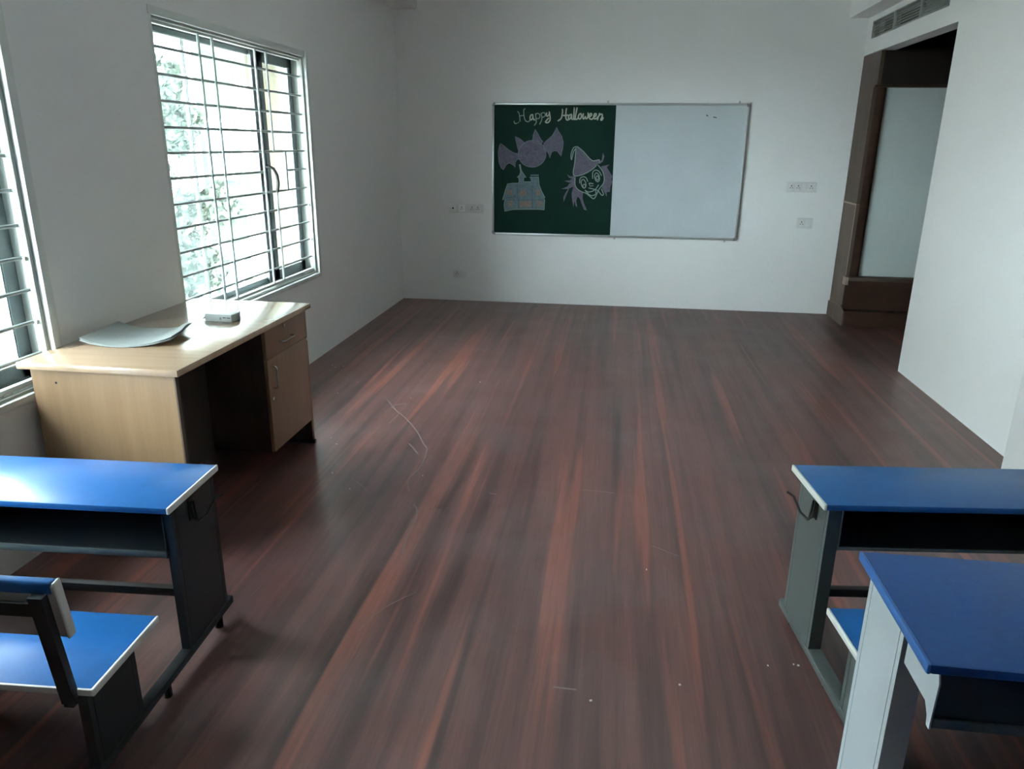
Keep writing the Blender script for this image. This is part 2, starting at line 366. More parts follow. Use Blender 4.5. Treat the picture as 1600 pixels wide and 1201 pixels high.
make_window('window_2', 'barred near window cut off by the left edge of the photo', -6.35, -4.86)

# ------------------------------------------------------------------ writing board
BX, BZ, BW, BH = .925, .676, 2.349, 1.22
wb = thing('writing_board', 'aluminium-framed board, green chalk half left and white half right', 'board', (BX, 0, BZ))
def rail(a, b, nm='frame_rail'): return MB().box(a, b).build(nm, ALUL, wb, bevel=.004)
rail((.02, -.026, 0), (BW - .02, -.004, .020)); rail((.02, -.026, BH - .020), (BW - .02, -.004, BH))
rail((0, -.026, .02), (.020, -.004, BH - .02)); rail((BW - .020, -.026, .02), (BW, -.004, BH - .02))
for cx, cz, a0 in ((.03, .03, 180), (BW - .03, .03, 270), (BW - .03, BH - .03, 0), (.03, BH - .03, 90)):
    pl = []
    for i in range(7):
        a = math.radians(a0 + 15 * i); pl.append((cx + .031 * math.cos(a), cz + .031 * math.sin(a)))
    for i in range(6, -1, -1):
        a = math.radians(a0 + 15 * i); pl.append((cx + .009 * math.cos(a), cz + .009 * math.sin(a)))
    lab(MB().prism([(p, q) for p, q in pl], 1, -.029, -.003).build('corner_cap', mat('grey_corner_plastic', (.22, .24, .25), .4) if 'grey_corner_plastic' not in bpy.data.materials else bpy.data.materials['grey_corner_plastic'], wb), 'grey rounded corner cap')
XS = 1.162
lab(MB().box((.018, -.019, .018), (XS, -.006, BH - .018)).build('chalk_panel', GREENB, wb), 'dark green chalk surface')
lab(MB().box((XS + .001, -.019, .018), (BW - .018, -.006, BH - .018)).build('marker_panel', WHITEB, wb), 'glossy white marker surface')
MB().box((XS - .006, -.022, .018), (XS + .010, -.010, BH - .018)).build('joint_strip', WHITEB, wb)
for x, z in ((1.08, BH + .008), (2.26, BH + .008), (1.20, -.008), (2.24, -.008)):
    MB().box((x - .008, -.012, z - .012), (x + .008, -.001, z + .012)).build('wall_clip', ALUL, wb)
for (x, z, l, t) in ((1.92 + .13, 1.10, .03, .2), (1.98, 1.115, .02, .5)):
    lab(MB().obox((x, -.0193, z), l / 2, .0004, .004, ry=t).build('ink_smudge', PRINT, wb), 'small dark marker trace')
SH={"text_fine":[[[210,1057],[209,1047],[215,1036],[224,1035],[236,1038]],[[246,1040],[254,1049]],[[239,1141],[248,1136],[256,1120],[260,1097],[263,1075],[264,1055]],[[311,1168],[305,1161],[299,1158],[298,1140],[300,1117],[305,1089],[310,1072],[321,1057],[334,1052],[349,1055],[358,1065]],[[259,1099],[276,1105],[297,1107]],[[410,1122],[413,1098],[417,1070],[418,1047],[410,1032],[401,1019]],[[412,1115],[423,1126],[440,1124],[451,1110],[450,1090],[436,1079],[418,1081]],[[460,1124],[467,1110],[471,1084],[467,1062],[457,1042],[451,1030]],[[461,1122],[477,1132],[495,1130],[503,1116],[496,1100],[475,1091]]],"text_bold":[[[383,1115],[370,1112],[360,1098],[360,1078],[367,1068],[379,1075],[385,1092],[384,1114],[386,1092],[393,1073],[405,1068]],[[515,1131],[511,1113],[517,1103],[531,1107],[538,1124]],[[539,1140],[542,1121],[547,1099],[548,1076],[542,1057],[526,1045],[509,1046],[506,1053],[518,1068],[533,1085]],[[660,1164],[663,1142],[659,1116],[654,1088],[641,1073],[622,1061]],[[699,1170],[695,1147],[694,1119],[695,1091],[702,1072],[716,1070],[727,1080]],[[667,1109],[695,1109],[716,1113]],[[747,1120],[729,1113],[719,1094],[723,1077],[735,1080],[744,1100],[747,1117],[748,1092],[754,1076],[766,1078]],[[770,1177],[770,1150],[769,1120],[768,1092],[775,1075],[785,1076]],[[796,1177],[792,1151],[787,1123],[783,1100],[785,1081],[796,1075],[807,1086]],[[836,1126],[819,1120],[811,1103],[813,1086],[825,1078],[837,1092],[839,1114],[828,1123]],[[856,1126],[854,1109],[853,1092],[858,1080],[868,1085],[876,1101],[878,1089],[885,1081],[896,1090],[901,1115],[899,1132]],[[911,1098],[928,1107],[933,1123],[921,1126],[912,1112],[911,1092],[923,1079],[941,1079],[952,1093]],[[955,1098],[972,1107],[976,1122],[964,1126],[955,1110],[955,1090],[966,1080],[982,1087],[993,1101]],[[1005,1129],[1002,1113],[994,1093],[989,1072]],[[996,1101],[1010,1118],[1025,1122],[1032,1115],[1029,1096],[1021,1079],[1023,1069],[1034,1076],[1041,1093]]],"bat":[[[518,766],[515,739],[506,713],[491,690],[470,670],[445,655],[417,645],[387,642],[357,645],[328,653],[302,668],[281,687],[264,710],[254,736],[250,763],[253,790],[263,816],[279,839],[299,859],[325,873],[353,882],[382,886],[412,883],[440,874],[466,860],[487,841],[503,819],[514,793]],[[221,918],[254,906],[288,883],[314,857],[281,831],[249,799],[238,847],[227,890]],[[410,984],[433,951],[464,896],[485,877],[465,849],[398,864],[386,880],[392,935]],[[494,861],[535,897],[571,929],[595,968],[611,1005],[632,965],[663,922],[677,871],[674,811],[665,780],[662,746],[647,764],[625,791],[596,795],[571,783],[552,728],[544,762],[529,786],[495,798]],[[80,855],[103,841],[158,798],[210,770],[256,761],[282,751],[274,715],[240,711],[223,682],[224,638],[198,664],[168,677],[140,665],[109,614],[87,632],[68,676],[61,733],[59,781],[71,837]]],"bat_eyes":[[[326,778],[342,786],[359,780],[345,771]],[[401,799],[415,812],[436,811],[428,799],[407,793]]],"bat_lines":[[[86,845],[99,797],[116,765]],[[434,939],[443,896]],[[219,678],[223,702],[240,723]]],"house":[[[150,484],[203,491],[256,492],[264,509],[259,543],[244,547],[268,568],[276,602],[262,664],[271,668],[283,610],[303,581],[330,548],[306,544],[308,506],[374,507],[385,515],[365,549],[450,552],[456,483],[481,424],[517,361],[502,353],[514,344],[511,246],[449,251],[308,248],[205,244],[125,225],[118,289],[127,337],[104,332],[128,418]],[[371,573],[451,576],[453,563],[373,561]]],"house_windows":[[[146,431],[195,432],[195,381],[142,380]],[[270,420],[331,439],[341,388],[297,370],[270,382]],[[424,436],[467,441],[482,386],[434,381]],[[153,329],[196,330],[196,269],[152,264]],[[276,327],[386,329],[387,273],[272,271]],[[443,334],[494,335],[495,276],[445,274]]],"house_lines":[[[147,333],[500,340]],[[247,488],[249,339]],[[392,473],[396,261]],[[142,354],[195,357],[231,381]],[[262,331],[263,258]]],"witch":[[[809,832],[852,801],[897,764],[954,712],[993,718],[1020,713],[1016,681],[989,665],[947,627],[899,589],[850,569],[786,560],[782,593],[793,673],[798,769]],[[786,566],[803,555],[805,480],[832,442],[883,421],[877,372],[893,318],[926,250],[895,257],[871,312],[852,361],[829,377],[819,338],[830,278],[815,289],[802,338],[794,277],[780,338],[772,403],[786,469],[748,452],[727,402],[711,358],[698,325],[694,369],[715,413],[737,446],[669,445],[725,467],[746,495],[768,506],[740,506],[698,521],[751,527],[772,544],[744,549],[721,581],[755,563]],[[1039,658],[1121,677],[1095,650],[1118,619],[1151,571],[1144,539],[1156,518],[1141,485],[1133,426],[1106,425],[1108,382],[1084,420],[1054,468],[1074,517],[1071,570],[1058,613]],[[1021,692],[1045,719],[1053,782],[1068,751],[1056,703],[1027,681]]],"witch_lines":[[[809,832],[779,826],[761,789],[754,747],[761,715],[768,747],[778,789],[801,821]],[[809,835],[863,796],[955,710],[1020,718],[1022,687]],[[799,821],[792,689],[784,576],[860,578],[947,622],[1000,668]],[[1011,671],[1052,623],[1074,565],[1071,506],[1032,451],[1002,380],[981,361],[946,384],[906,411],[866,424],[826,448],[802,485],[800,555]],[[846,502],[848,545],[878,562],[906,551],[921,519]],[[903,502],[906,488],[905,475],[902,465],[896,459],[889,457],[881,461],[873,468],[867,480],[862,493],[860,507],[861,519],[864,529],[870,535],[877,537],[885,534],[892,526],[899,515],[903,502]],[[902,476],[901,470],[899,465],[896,461],[892,459],[888,459],[884,461],[880,464],[878,470],[877,476],[878,481],[880,487],[883,491],[887,493],[891,493],[895,491],[898,487],[901,482],[902,476]],[[967,547],[965,601],[991,625],[1025,612],[1049,575]],[[1029,563],[1032,549],[1031,537],[1027,527],[1022,521],[1014,519],[1006,522],[998,530],[991,541],[987,554],[984,568],[985,580],[989,590],[994,596],[1002,598],[1010,595],[1018,587],[1025,576],[1029,563]],[[1023,553],[1023,547],[1021,541],[1018,537],[1014,535],[1010,535],[1006,537],[1002,541],[1000,547],[999,553],[999,559],[1001,565],[1004,569],[1008,572],[1012,572],[1016,569],[1020,565],[1022,560],[1023,553]],[[899,438],[933,422],[977,434],[1004,456],[1025,489]],[[905,427],[957,390],[1001,402],[1000,434]],[[932,460],[977,450],[1022,435],[1057,397],[1076,403],[1054,452]],[[942,487],[936,504],[975,499]],[[942,477],[975,480]]]}

def P3(p, y=-.0197): return (p[0] / 1000, y, p[1] / 1000)
def smooth_line(pts, sub=4):
    if len(pts) < 3: return pts
    out = []; q = [pts[0]] + list(pts) + [pts[-1]]
    for i in range(1, len(q) - 2):
        p0, p1, p2, p3 = q[i-1], q[i], q[i+1], q[i+2]
        for k in range(sub):
            t = k / sub
            out.append(tuple(.5 * (2*p1[j] + (p2[j]-p0[j])*t + (2*p0[j]-5*p1[j]+4*p2[j]-p3[j])*t*t + (3*p1[j]-p0[j]-3*p2[j]+p3[j])*t**3) for j in (0, 1)))
    out.append(pts[-1]); return out
def ribbon(mb, pts, w, y0, y1, smooth=True):
    if smooth: pts = smooth_line(pts)
    P = [Vector(p) / 1000 for p in pts]
    P = [p for i, p in enumerate(P) if i == 0 or (p - P[i-1]).length > 4e-4]
    if len(P) < 2: return
    k = len(mb.v); n = len(P)
    for i, p in enumerate(P):
        d = (P[min(i+1, n-1)] - P[max(i-1, 0)]).normalized(); q = Vector((-d.y, d.x)) * (w / 2 * (1 if 0 < i < n-1 else .7))
        e = d * (w * .3 * (-1 if i == 0 else 1 if i == n-1 else 0))
        for c in (p + e - q, p + e + q):
            mb.v.append((c.x, y0, c.y)); mb.v.append((c.x, y1, c.y))
    for i in range(n - 1):
        a = k + 4 * i; b = a + 4
        mb.f += [(a, b, b+2, a+2), (a+1, a+3, b+3, b+1), (a, a+1, b+1, b), (a+2, b+2, b+3, a+3)]
    mb.f += [(k, k+2, k+3, k+1), (a+4, a+5, a+7, a+6)]
def chalk_lines(name, key, w, m, label, y=-.0204, parent=None):
    for i, l in enumerate(SH[key]):
        mb = MB(); ribbon(mb, l, w, y - .00006 * i, -.0188); o = mb.build(name, m, parent or wb)
    return lab(o, label) if label else o
def chalk_fill(name, key, m, label, y=-.0196, parent=None, split=False):
    mb = MB()
    for i, l in enumerate(SH[key]):
        mb.prism([(p / 1000, q / 1000) for p, q in l], 1, y - .00007 * i, -.0188)
        if split: o = mb.build(name, m, parent or wb); mb = MB()
    return o if split else lab(mb.build(name, m, parent or wb), label)
tx = bpy.data.objects.new('chalk_lettering', None); C.objects.link(tx); tx.parent = wb; tx['label'] = 'cursive chalk words Happy Halloween'
chalk_lines('chalk_stroke', 'text_fine', .0075, CH_F, None, parent=tx)
chalk_lines('chalk_stroke', 'text_bold', .012, CH_T, None, parent=tx)
bt = chalk_fill('chalk_bat', 'bat', CH_B, 'violet chalk bat with spread wings')
chalk_fill('bat_eye', 'bat_eyes', CH_D, '', y=-.0210, parent=bt, split=True)
chalk_lines('wing_line', 'bat_lines', .006, CH_D, None, parent=bt)
mb = MB()
for i, l in enumerate(SH['bat']): ribbon(mb, l + [l[0]], .005, -.0205 - .00006 * i, -.0188, False)
lab(mb.build('outline', mat('bat_outline_chalk', (.18, .19, .23), .95), bt), 'lighter chalk outline')
hs = chalk_fill('chalk_house', 'house', CH_H, 'blue-grey chalk house with a pointed turret')
chalk_fill('house_window', 'house_windows', CH_O, '', y=-.0203, parent=hs, split=True)
chalk_lines('wall_line', 'house_lines', .006, CH_D, None, y=-.0208, parent=hs)
mb = MB(); ribbon(mb, SH['house'][0] + [SH['house'][0][0]], .007, -.0205, -.0188, False); lab(mb.build('outline', CH_L, hs), 'pale chalk outline')
wt = chalk_fill('chalk_witch', 'witch', CH_B, 'violet chalk witch head with pointed hat and spiky hair')
chalk_lines('face_line', 'witch_lines', .009, CH_L, None, y=-.0206, parent=wt)

# ------------------------------------------------------------------ sockets
def pins(mb, cx, cz, s=1.0):
    mb.box((cx - .004*s, -.0135, cz + .006*s), (cx + .004*s, -.010, cz + .017*s))
    mb.box((cx - .014*s, -.0135, cz - .010*s), (cx - .006*s, -.010, cz - .004*s)).box((cx + .006*s, -.0135, cz - .010*s), (cx + .014*s, -.010, cz - .004*s))
def socket_plate(label, x0, x1, z0, z1, mods, group='wall sockets around the board'):
    s = thing('wall_socket', label, 'socket', (x0, 0, z0)); w_, h_ = x1 - x0, z1 - z0
    MB().box((0, -.009, 0), (w_, -.0005, h_)).build('plate', PLATEG, s, bevel=.003)
    for (a, b, kind, m) in mods:
        mo = MB().box((a, -.0125, .010), (b, -.009, h_ - .010)).build('module', m, s, bevel=.0012)
        q = MB(); c = (a + b) / 2; cz = h_ / 2
        if kind == 'socket': pins(q, c, cz)
        elif kind == 'hole': q.tube([(c, -.0095, cz), (c, -.0135, cz)], .009, 12)
        elif kind == 'switch': q.box((a + .004, -.0128, cz - .0008), (b - .004, -.0122, cz + .0008))
        q.build('pin_holes' if kind == 'socket' else 'opening' if kind == 'hole' else 'rocker_gap', DARK if kind != 'switch' else PLATEG, mo)
    return s
socket_plate('wide low socket strip left of the board, one module bright white', .488, .838, .876, .963,
    [(.012, .078, 'hole', PLATEG), (.100, .166, 'socket', PLATE), (.172, .205, 'switch', PLATEG), (.212, .262, 'socket', PLATEG), (.268, .318, 'socket', PLATEG)])
socket_plate('small socket low on the wall below and left of the board', .530, .661, .238, .318, [(.014, .066, 'socket', PLATEG), (.070, .118, 'switch', PLATEG)])
socket_plate('triple socket strip right of the board, above a small one', 3.677, 3.944, 1.130, 1.220,
    [(.014, .070, 'socket', PLATEG), (.074, .130, 'socket', PLATEG), (.138, .178, 'switch', PLATEG), (.186, .246, 'socket', PLATEG)])
socket_plate('single socket below the triple strip, near the opening', 3.807, 3.946, .803, .898, [(.014, .066, 'socket', PLATEG), (.072, .126, 'switch', PLATEG)])

# ------------------------------------------------------------------ teacher desk
td = thing('teacher_desk', 'beech office desk with drawer and cupboard under the barred window', 'desk', (0, 0, 0))
X1 = .632; Y0, Y1 = -5.085, -3.880
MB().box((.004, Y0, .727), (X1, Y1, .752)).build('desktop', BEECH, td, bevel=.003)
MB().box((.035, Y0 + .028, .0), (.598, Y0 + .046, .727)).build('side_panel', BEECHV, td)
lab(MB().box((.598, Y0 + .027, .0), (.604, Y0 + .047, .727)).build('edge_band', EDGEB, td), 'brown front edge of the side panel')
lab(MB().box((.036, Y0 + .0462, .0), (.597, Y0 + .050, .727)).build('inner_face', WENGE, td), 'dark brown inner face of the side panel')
lab(MB().tube([(.131, Y0 + .0285, .673), (.131, Y0 + .0272, .673)], .0045, 10).build('screw_hole', DARK, td), 'small dark screw hole')
lab(MB().box((.28, Y0 + .050, .11), (.298, -4.345, .727)).build('modesty_panel', WENGE, td), 'dark brown modesty panel')
PY0, PY1 = -4.345, -3.905
lab(MB().box((.04, PY0, .128), (.585, PY0 + .018, .727)).build('pedestal_side', WENGE, td), 'dark brown side of the cupboard')
MB().box((.04, PY0 + .018, .128), (.585, PY1, .146)).build('pedestal_floor', WENGE, td)
MB().box((.04, PY0 + .018, .146), (.058, PY1, .727)).build('pedestal_back', WENGE, td)
MB().box((.035, PY1, .018), (.598, PY1 + .018, .727)).build('far_side_panel', WENGE, td)
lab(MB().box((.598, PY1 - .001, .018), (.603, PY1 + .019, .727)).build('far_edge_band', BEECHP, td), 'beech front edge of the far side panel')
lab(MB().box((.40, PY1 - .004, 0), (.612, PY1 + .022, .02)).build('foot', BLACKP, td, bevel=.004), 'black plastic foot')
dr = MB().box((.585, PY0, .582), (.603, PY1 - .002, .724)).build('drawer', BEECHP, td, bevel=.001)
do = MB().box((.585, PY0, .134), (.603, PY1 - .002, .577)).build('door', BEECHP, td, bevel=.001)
def bow(p0, p1, out=.028, r=.0042):
    p0, p1 = Vector(p0), Vector(p1); o = Vector((out, 0, 0)); d = (p1 - p0) * .16
    return MB().tube([p0, p0 + o * .75, p0 + d * .35 + o, p0 + d + o, p1 - d + o, p1 - d * .35 + o, p1 + o * .75, p1], r, 10)
bow((.603, -4.215, .637), (.603, -4.085, .637)).build('handle', CHROME, dr, smooth=True)
bow((.603, -4.315, .545), (.603, -4.315, .440)).build('handle', CHROME, do, smooth=True)
MB().tube([(.603, -4.150, .699), (.609, -4.150, .699)], .009, 14).build('lock', CHROME, dr)
MB().tube([(.603, -4.325, .393), (.609, -4.325, .393)], .009, 14).build('lock', CHROME, do)
lab(MB().box((.604, PY1 + .002, .563), (.609, PY1 + .014, .575)).build('edge_cap', WEDGE, td), 'small white cap on the far edge')

# sheets and box on the teacher desk
def sheet(z_off, dx, dy, sc, par, m=PAPER):
    mb = MB(); nu, nv = 16, 6; th = .0012
    A, B, Cc, D = (.085, -4.845), (.425, -4.775), (.385, -4.545), (.075, -4.585)
    for lay in (0, 1):
        for j in range(nv + 1):
            for i in range(nu + 1):
                u, v = i / nu, j / nv
                x = (A[0]*(1-u) + B[0]*u)*(1-v) + (D[0]*(1-u) + Cc[0]*u)*v; y = (A[1]*(1-u) + B[1]*u)*(1-v) + (D[1]*(1-u) + Cc[1]*u)*v
                y -= .022 * math.sin(math.pi*u) * (1 - v) ; y += .012*math.sin(3*math.pi*u)*v*(1-v)
                z = .7535 + z_off + .026 * sc * abs(2*u-1)**2.4 + .006*v*v + .0025*math.sin(9*u+3*v)*u*v
                if i > nu - 3 and j > nv - 3: z += .008
                mb.v.append((x + dx, y + dy, z + (th if lay else 0)))
    k = (nu+1)*(nv+1)
    for j in range(nv):
        for i in range(nu):
            a = j*(nu+1)+i; b = a+1; c = a+nu+2; d = a+nu+1
            mb.f.append((k+a, k+b, k+c, k+d)); mb.f.append((d, c, b, a))
    for i in range(nu):
        mb.f.append((i, i+1, k+i+1, k+i)); a = nv*(nu+1)+i; mb.f.append((a+1, a, k+a, k+a+1))
    for j in range(nv):
        a = j*(nu+1); b = a+nu+1; mb.f.append((b, a, k+a, k+b)); a += nu; b += nu; mb.f.append((a, b, k+b, k+a))
    o = mb.build('sheet', m, par, smooth=True); o.data.transform(Matrix.Translation(-par.location)); return o
pp = thing('paper_sheets', 'curled grey paper sheets lying on the near half of the teacher desk', 'paper', (.24, -4.69, .7525))
sheet(0, 0, 0, .9, pp); sheet(.0022, .004, -.003, 1.0, pp); sheet(.0044, -.002, .002, 1.12, pp)
ang = -.10
bxo = thing('chalk_box', 'small white open-ended carton on the bright part of the teacher desk', 'box', (.325, -4.345, .7525), rz=ang)
bl, bw_, bh = .135, .072, .034
MB().box((0, 0, 0), (bl, bw_, bh)).build('carton', CARTON, bxo, bevel=.0015)
MB().obox((-.011, bw_/2 + .004, bh*.42), .0008, bw_/2 - .004, bh*.42, ry=.75, rz=0).build('end_flap', CARTON, bxo)
MB().obox((bl + .003, bw_ - .012, bh*.60), .0008, .016, bh*.58, rz=.5).build('end_flap', CARTON, bxo)
q = MB(); q.box((.092, -.0006, .018), (.108, .0004, .0215)).box((.113, -.0006, .018), (.130, .0004, .0215)).build('print_dashes', PRINT, bxo)
lab(MB().box((.076, -.0006, .010), (.085, .0004, .021)).build('print_mark', mat('grey_print', (.22, .25, .24), .6), bxo), 'small grey printed mark')

# ------------------------------------------------------------------ student desks
def leg_profile(x0, x1, y0, y1, side, g=.002, in1=.018):
    """hollow sheet column with two shallow grooves in its outer face (side -1: outer face at x0, +1: at x1)"""
    xo = x0 if side < 0 else x1; xi = x1 if side < 0 else x0; s = -side
    pts = [(xo, y0)]
    for yc in (y0 + in1, y1 - in1): pts += [(xo, yc - .0012), (xo + s*.003, yc - .0008), (xo + s*.003, yc + .0008), (xo, yc + .0012)]
    pts += [(xo, y1), (xi, y1), (xi, y0)]
    return pts
def student_desk(name, label, loc, rz, L, D, zt, seat_y, seat_d, zs, top_m, edge_m, steel, leg_y, edge_style='white', tray_d=.0, hook=(), inset=.035, seatL=None, tr=(.385, .016), legw=.048, back_dx=.020, bar_z=.040, front=STEELD):
    """origin at the floor under the far left corner of the top; x along the desk, +y towards the board"""
    t = thing(name, label, 'desk', loc, rz)
    th = .020
    top = MB().box((.006, -D, zt - th), (L - .006, 0, zt)).build('desktop', top_m, t, bevel=.005)
    for s, (a, b) in ((-1, (0, .0085)), (1, (L - .0085, L))):
        lab(MB().box((a, -D, zt - th - .0005), (b, 0, zt + .0005)).build('edge_band', edge_m, t, bevel=.0038), 'white end band' if edge_style == 'white' else 'bright blue end band')
    ly0, ly1 = leg_y; bt = bar_z + .026
    for s in (-1, 1):
        a, b = (inset, inset + legw) if s < 0 else (L - inset - legw, L - inset)
        lg = MB().prism(leg_profile(a, b, ly0, ly1, s), 2, bt - .001, zt - th).build('leg', steel, t)
        # floor bar shared with the bench
        c = (a + b) / 2
        bar = MB().box((c - legw/2 - .003, seat_y - seat_d - .03, bar_z), (c + legw/2 + .003, .012, bt)).build('foot_bar', steel, t, bevel=.003)
        for yy_ in (-.07, seat_y + .02, seat_y - seat_d):
            MB().tube([(c, yy_, bar_z), (c, yy_, bar_z * .4), (c, yy_, .0)], .013, 10).build('levelling_foot', BLACKP, bar)
        lg2 = MB().prism(leg_profile(a, b, seat_y - seat_d - .012, seat_y - .112, s), 2, bt - .001, zs - .02).build('bench_leg', steel, t)
        if s in hook:
            xo = a - .0005 if s < 0 else b + .0005; d_ = -.012 if s < 0 else .012; yh = (ly0 + ly1) / 2 - .035; zh = zt - .055
            h = MB().box((xo, yh - .006, zh - .045), (xo + d_ * .35, yh + .030, zh + .02)).build('bag_hook', STEELW if False else STEELD, t, bevel=.001)
            MB().tube([(xo + d_ * .6, yh, zh + .015), (xo + d_ * .9, yh, zh - .035), (xo + d_ * 1.6, yh + .010, zh - .052), (xo + d_ * 3.0, yh + .035, zh - .040), (xo + d_ * 4.2, yh + .065, zh - .002), (xo + d_ * 5.6, yh + .080, zh + .006)], .0042, 8).build('hook_wire', BLACKP, h, smooth=True)
            MB().tube([(xo + d_ * .6, yh + .018, zh + .01), (xo + d_ * .9, yh + .018, zh - .03), (xo + d_ * 1.6, yh + .010, zh - .052)], .0036, 8).build('hook_wire', BLACKP, h, smooth=True)
    ia, ib = inset + legw + .001, L - inset - legw - .001
    ty0 = ly0 - tray_d
    zb, lh = tr
    tb = MB().box((ia, ty0, zb), (ib, ly1, zb + .004)).box((ia, ly1 - .004, zb), (ib, ly1, zt - th)).build('book_tray', front, t)
    lab(MB().box((ia if tray_d < .08 else inset + .008, ty0 - .003, zb - .002), (ib if tray_d < .08 else L - inset - .008, ty0 + .004, zb + lh)).build('tray_lip', STEEL, tb, bevel=.001), 'grey front lip of the tray')
    for s, x in ((-1, ia), (1, ib)):
        xx = x if s < 0 else x - .003
        tys = ty0 if tray_d < .08 else ly0
        MB().prism([(tys - .004, zb - .002), (tys - .004, zt - th), (ly1, zt - th), (ly1, zb)], 0, xx, xx + .003).build('tray_side', steel, tb)
    if tray_d > .08:
        MB().box((inset + .008, ty0 + .004, zb + lh - .002), (L - inset - .008, ty0 + .010, zt - th)).build('tray_front', STEELD, t)
        for s in (-1, 1):
            xx = inset + .004 if s < 0 else L - inset - .007
            MB().prism([(ly0 - .012, zt - th), (ly0 - .012, zb + .030), (ty0 + .03, zb + .030), (ty0 + .014, zb + .012), (ty0 + .010, zb - .006), (ty0 - .002, zb - .006), (ty0 - .005, zt - th - .02), (ty0 + .004, zt - th)], 0, xx, xx + .003).build('tray_bracket', steel, t)
    MB().box((ia, -.135, .150), (ib, -.110, .178)).build('stretcher', front, t, bevel=.002)
    # bench
    MB().box((.006, seat_y - seat_d, zs - .02), (L - .006, seat_y, zs)).build('seat', top_m, t, bevel=.005)
    lab(MB().box((.006, seat_y - seat_d - .004, zs - .019), (L - .006, seat_y - seat_d + .004, zs - .001)).build('rear_edge_band', edge_m, t, bevel=.002), 'pale rear edge of the seat')
    for (a, b) in ((0, .0085), (L - .0085, L)):
        lab(MB().box((a, seat_y - seat_d - .003, zs - .0205), (b, seat_y, zs + .0005)).build('seat_edge_band', edge_m, t, bevel=.0038), 'white end band' if edge_style == 'white' else 'bright blue end band')
    yb0 = seat_y - seat_d
    lean = .115; zp0, zp1 = zs - .035, zs + .28
    for x in (back_dx + .037, L - back_dx - .037):
        c = Vector((x, yb0 - .0255, (zp0 + zp1) / 2))
        MB().obox(c, .017, .010, (zp1 - zp0) / 2, rx=lean).build('back_post', front, t)
        MB().box((x - .012, yb0 - .018, zs - .042), (x + .012, yb0 + .02, zs - .021)).build('post_bracket', front, t)
    zc = zs + .230; yc = yb0 - .005 - math.tan(lean) * (zc - (zp0 + zp1) / 2)
    br = MB().obox((L / 2, yc, zc), L / 2 - back_dx, .010, .074, rx=lean).build('backrest', WBACK, t, bevel=.004)
    nx = math.sin(lean); nz = math.cos(lean)
    lab(MB().obox((L / 2, yc + .0115, zc + .002), L / 2 - back_dx, .0016, .074, rx=lean).build('front_laminate', top_m, br), 'blue front laminate')
    lab(MB().obox((L / 2, yc - nx * .063 , zc + .063), L / 2 - back_dx - .006, .0125, .0175, rx=lean).build('top_edge', top_m, br, bevel=.008, seg=3), 'rounded blue top edge')
    for x in (back_dx, L - back_dx):
        lab(MB().obox((x, yc, zc + .002), .004, .0125, .078, rx=lean).build('end_band', edge_m, br, bevel=.004, seg=3), 'pale end band')
    MB().obox((L / 2, yb0 - .0275 - math.tan(lean) * (zc + .012 - (zp0 + zp1) / 2), zc + .012), L / 2 - back_dx - .05, .004, .018, rx=lean).build('back_rail', front, t)
    return t
def corner_loc(px, py, rz, lx):
    """world position of the far-left corner given the far corner that the photo shows at local x = lx"""
    return (px - lx * math.cos(rz), py - lx * math.sin(rz), 0)
ra = math.radians(3.2)
student_desk('student_desk', 'left low blue double desk on grey-green legs coloured dark for shade, joined to a bench with backrest', corner_loc(.928, -5.392, ra, .90), ra, .90, .305, .55,
             -.418, .293, .285, BLUE, WEDGE, STEEL_SH, (-.275, -.022), hook=(1,), tr=(.378, .018), inset=.011, legw=.026)
rb = math.radians(6.5)
student_desk('student_desk', 'right rear low desk with white end band and black bag hook', (2.735, -5.10, 0), rb, .90, .285, .55,
             -.395, .30, .285, BLUE, WEDGE, STEEL, (-.262, -.030), hook=(-1,), tr=(.395, .008), inset=.026, legw=.038, bar_z=.020)
rc = math.radians(.3)
student_desk('student_desk', 'nearest right desk, taller, deep blue edges and pale grey legs', (2.701, -5.875, 0), rc, 1.05, .383, .68,
             -.55, .32, .40, BLUEC, BLUEE, STEELW, (-.230, -.030), edge_style='blue', tray_d=.145, inset=.022, tr=(.548, .016))

# ------------------------------------------------------------------ floor marks
fl = bpy.data.objects['floor']
def scuff(pts, w, m=SCUFF):
    mb = MB(); pts3 = smooth_line([(x * 1000, y * 1000) for x, y in pts], 5)
    for a, b in zip(pts3, pts3[1:]):
        a = Vector(a) / 1000; b = Vector(b) / 1000; d = (b - a)
        if d.length < 1e-4: continue
        n = Vector((-d.y, d.x)).normalized() * w / 2; k = len(mb.v)
        ex = d.normalized() * w * .3
        for p in (a - ex - n, b + ex - n, b + ex + n, a - ex + n): mb.v.append((p.x, p.y, .0006))
        for p in (a - ex - n, b + ex - n, b + ex + n, a - ex + n): mb.v.append((p.x, p.y, 0.0))
        mb.f += [(k, k+1, k+2, k+3), (k+4, k+7, k+6, k+5), (k, k+4, k+5, k+1), (k+1, k+5, k+6, k+2), (k+2, k+6, k+7, k+3), (k+3, k+7, k+4, k)]
    return lab(mb.build('chalk_scuff', m, fl), 'thin pale chalk scuff on the floor')
scuff([(0.777, -3.149), (0.883, -3.323), (0.982, -3.455), (1.09, -3.631), (1.171, -3.796), (1.213, -3.873)], 0.006)
scuff([(1.213, -3.873), (1.231, -3.995), (1.234, -4.144), (1.219, -4.246), (1.231, -4.321), (1.258, -4.39)], 0.006)
scuff([(1.311, -4.511), (1.344, -4.579), (1.358, -4.701), (1.36, -4.815), (1.379, -4.933)], 0.006)
scuff([(0.83, -3.392), (0.845, -3.267), (0.914, -3.207), (0.921, -3.347), (0.909, -3.552)], 0.004)
scuff([(0.983, -4.322), (1.06, -4.403)], 0.004)
scuff([(1.105, -3.831), (1.15, -3.895), (1.185, -3.958)], 0.008)
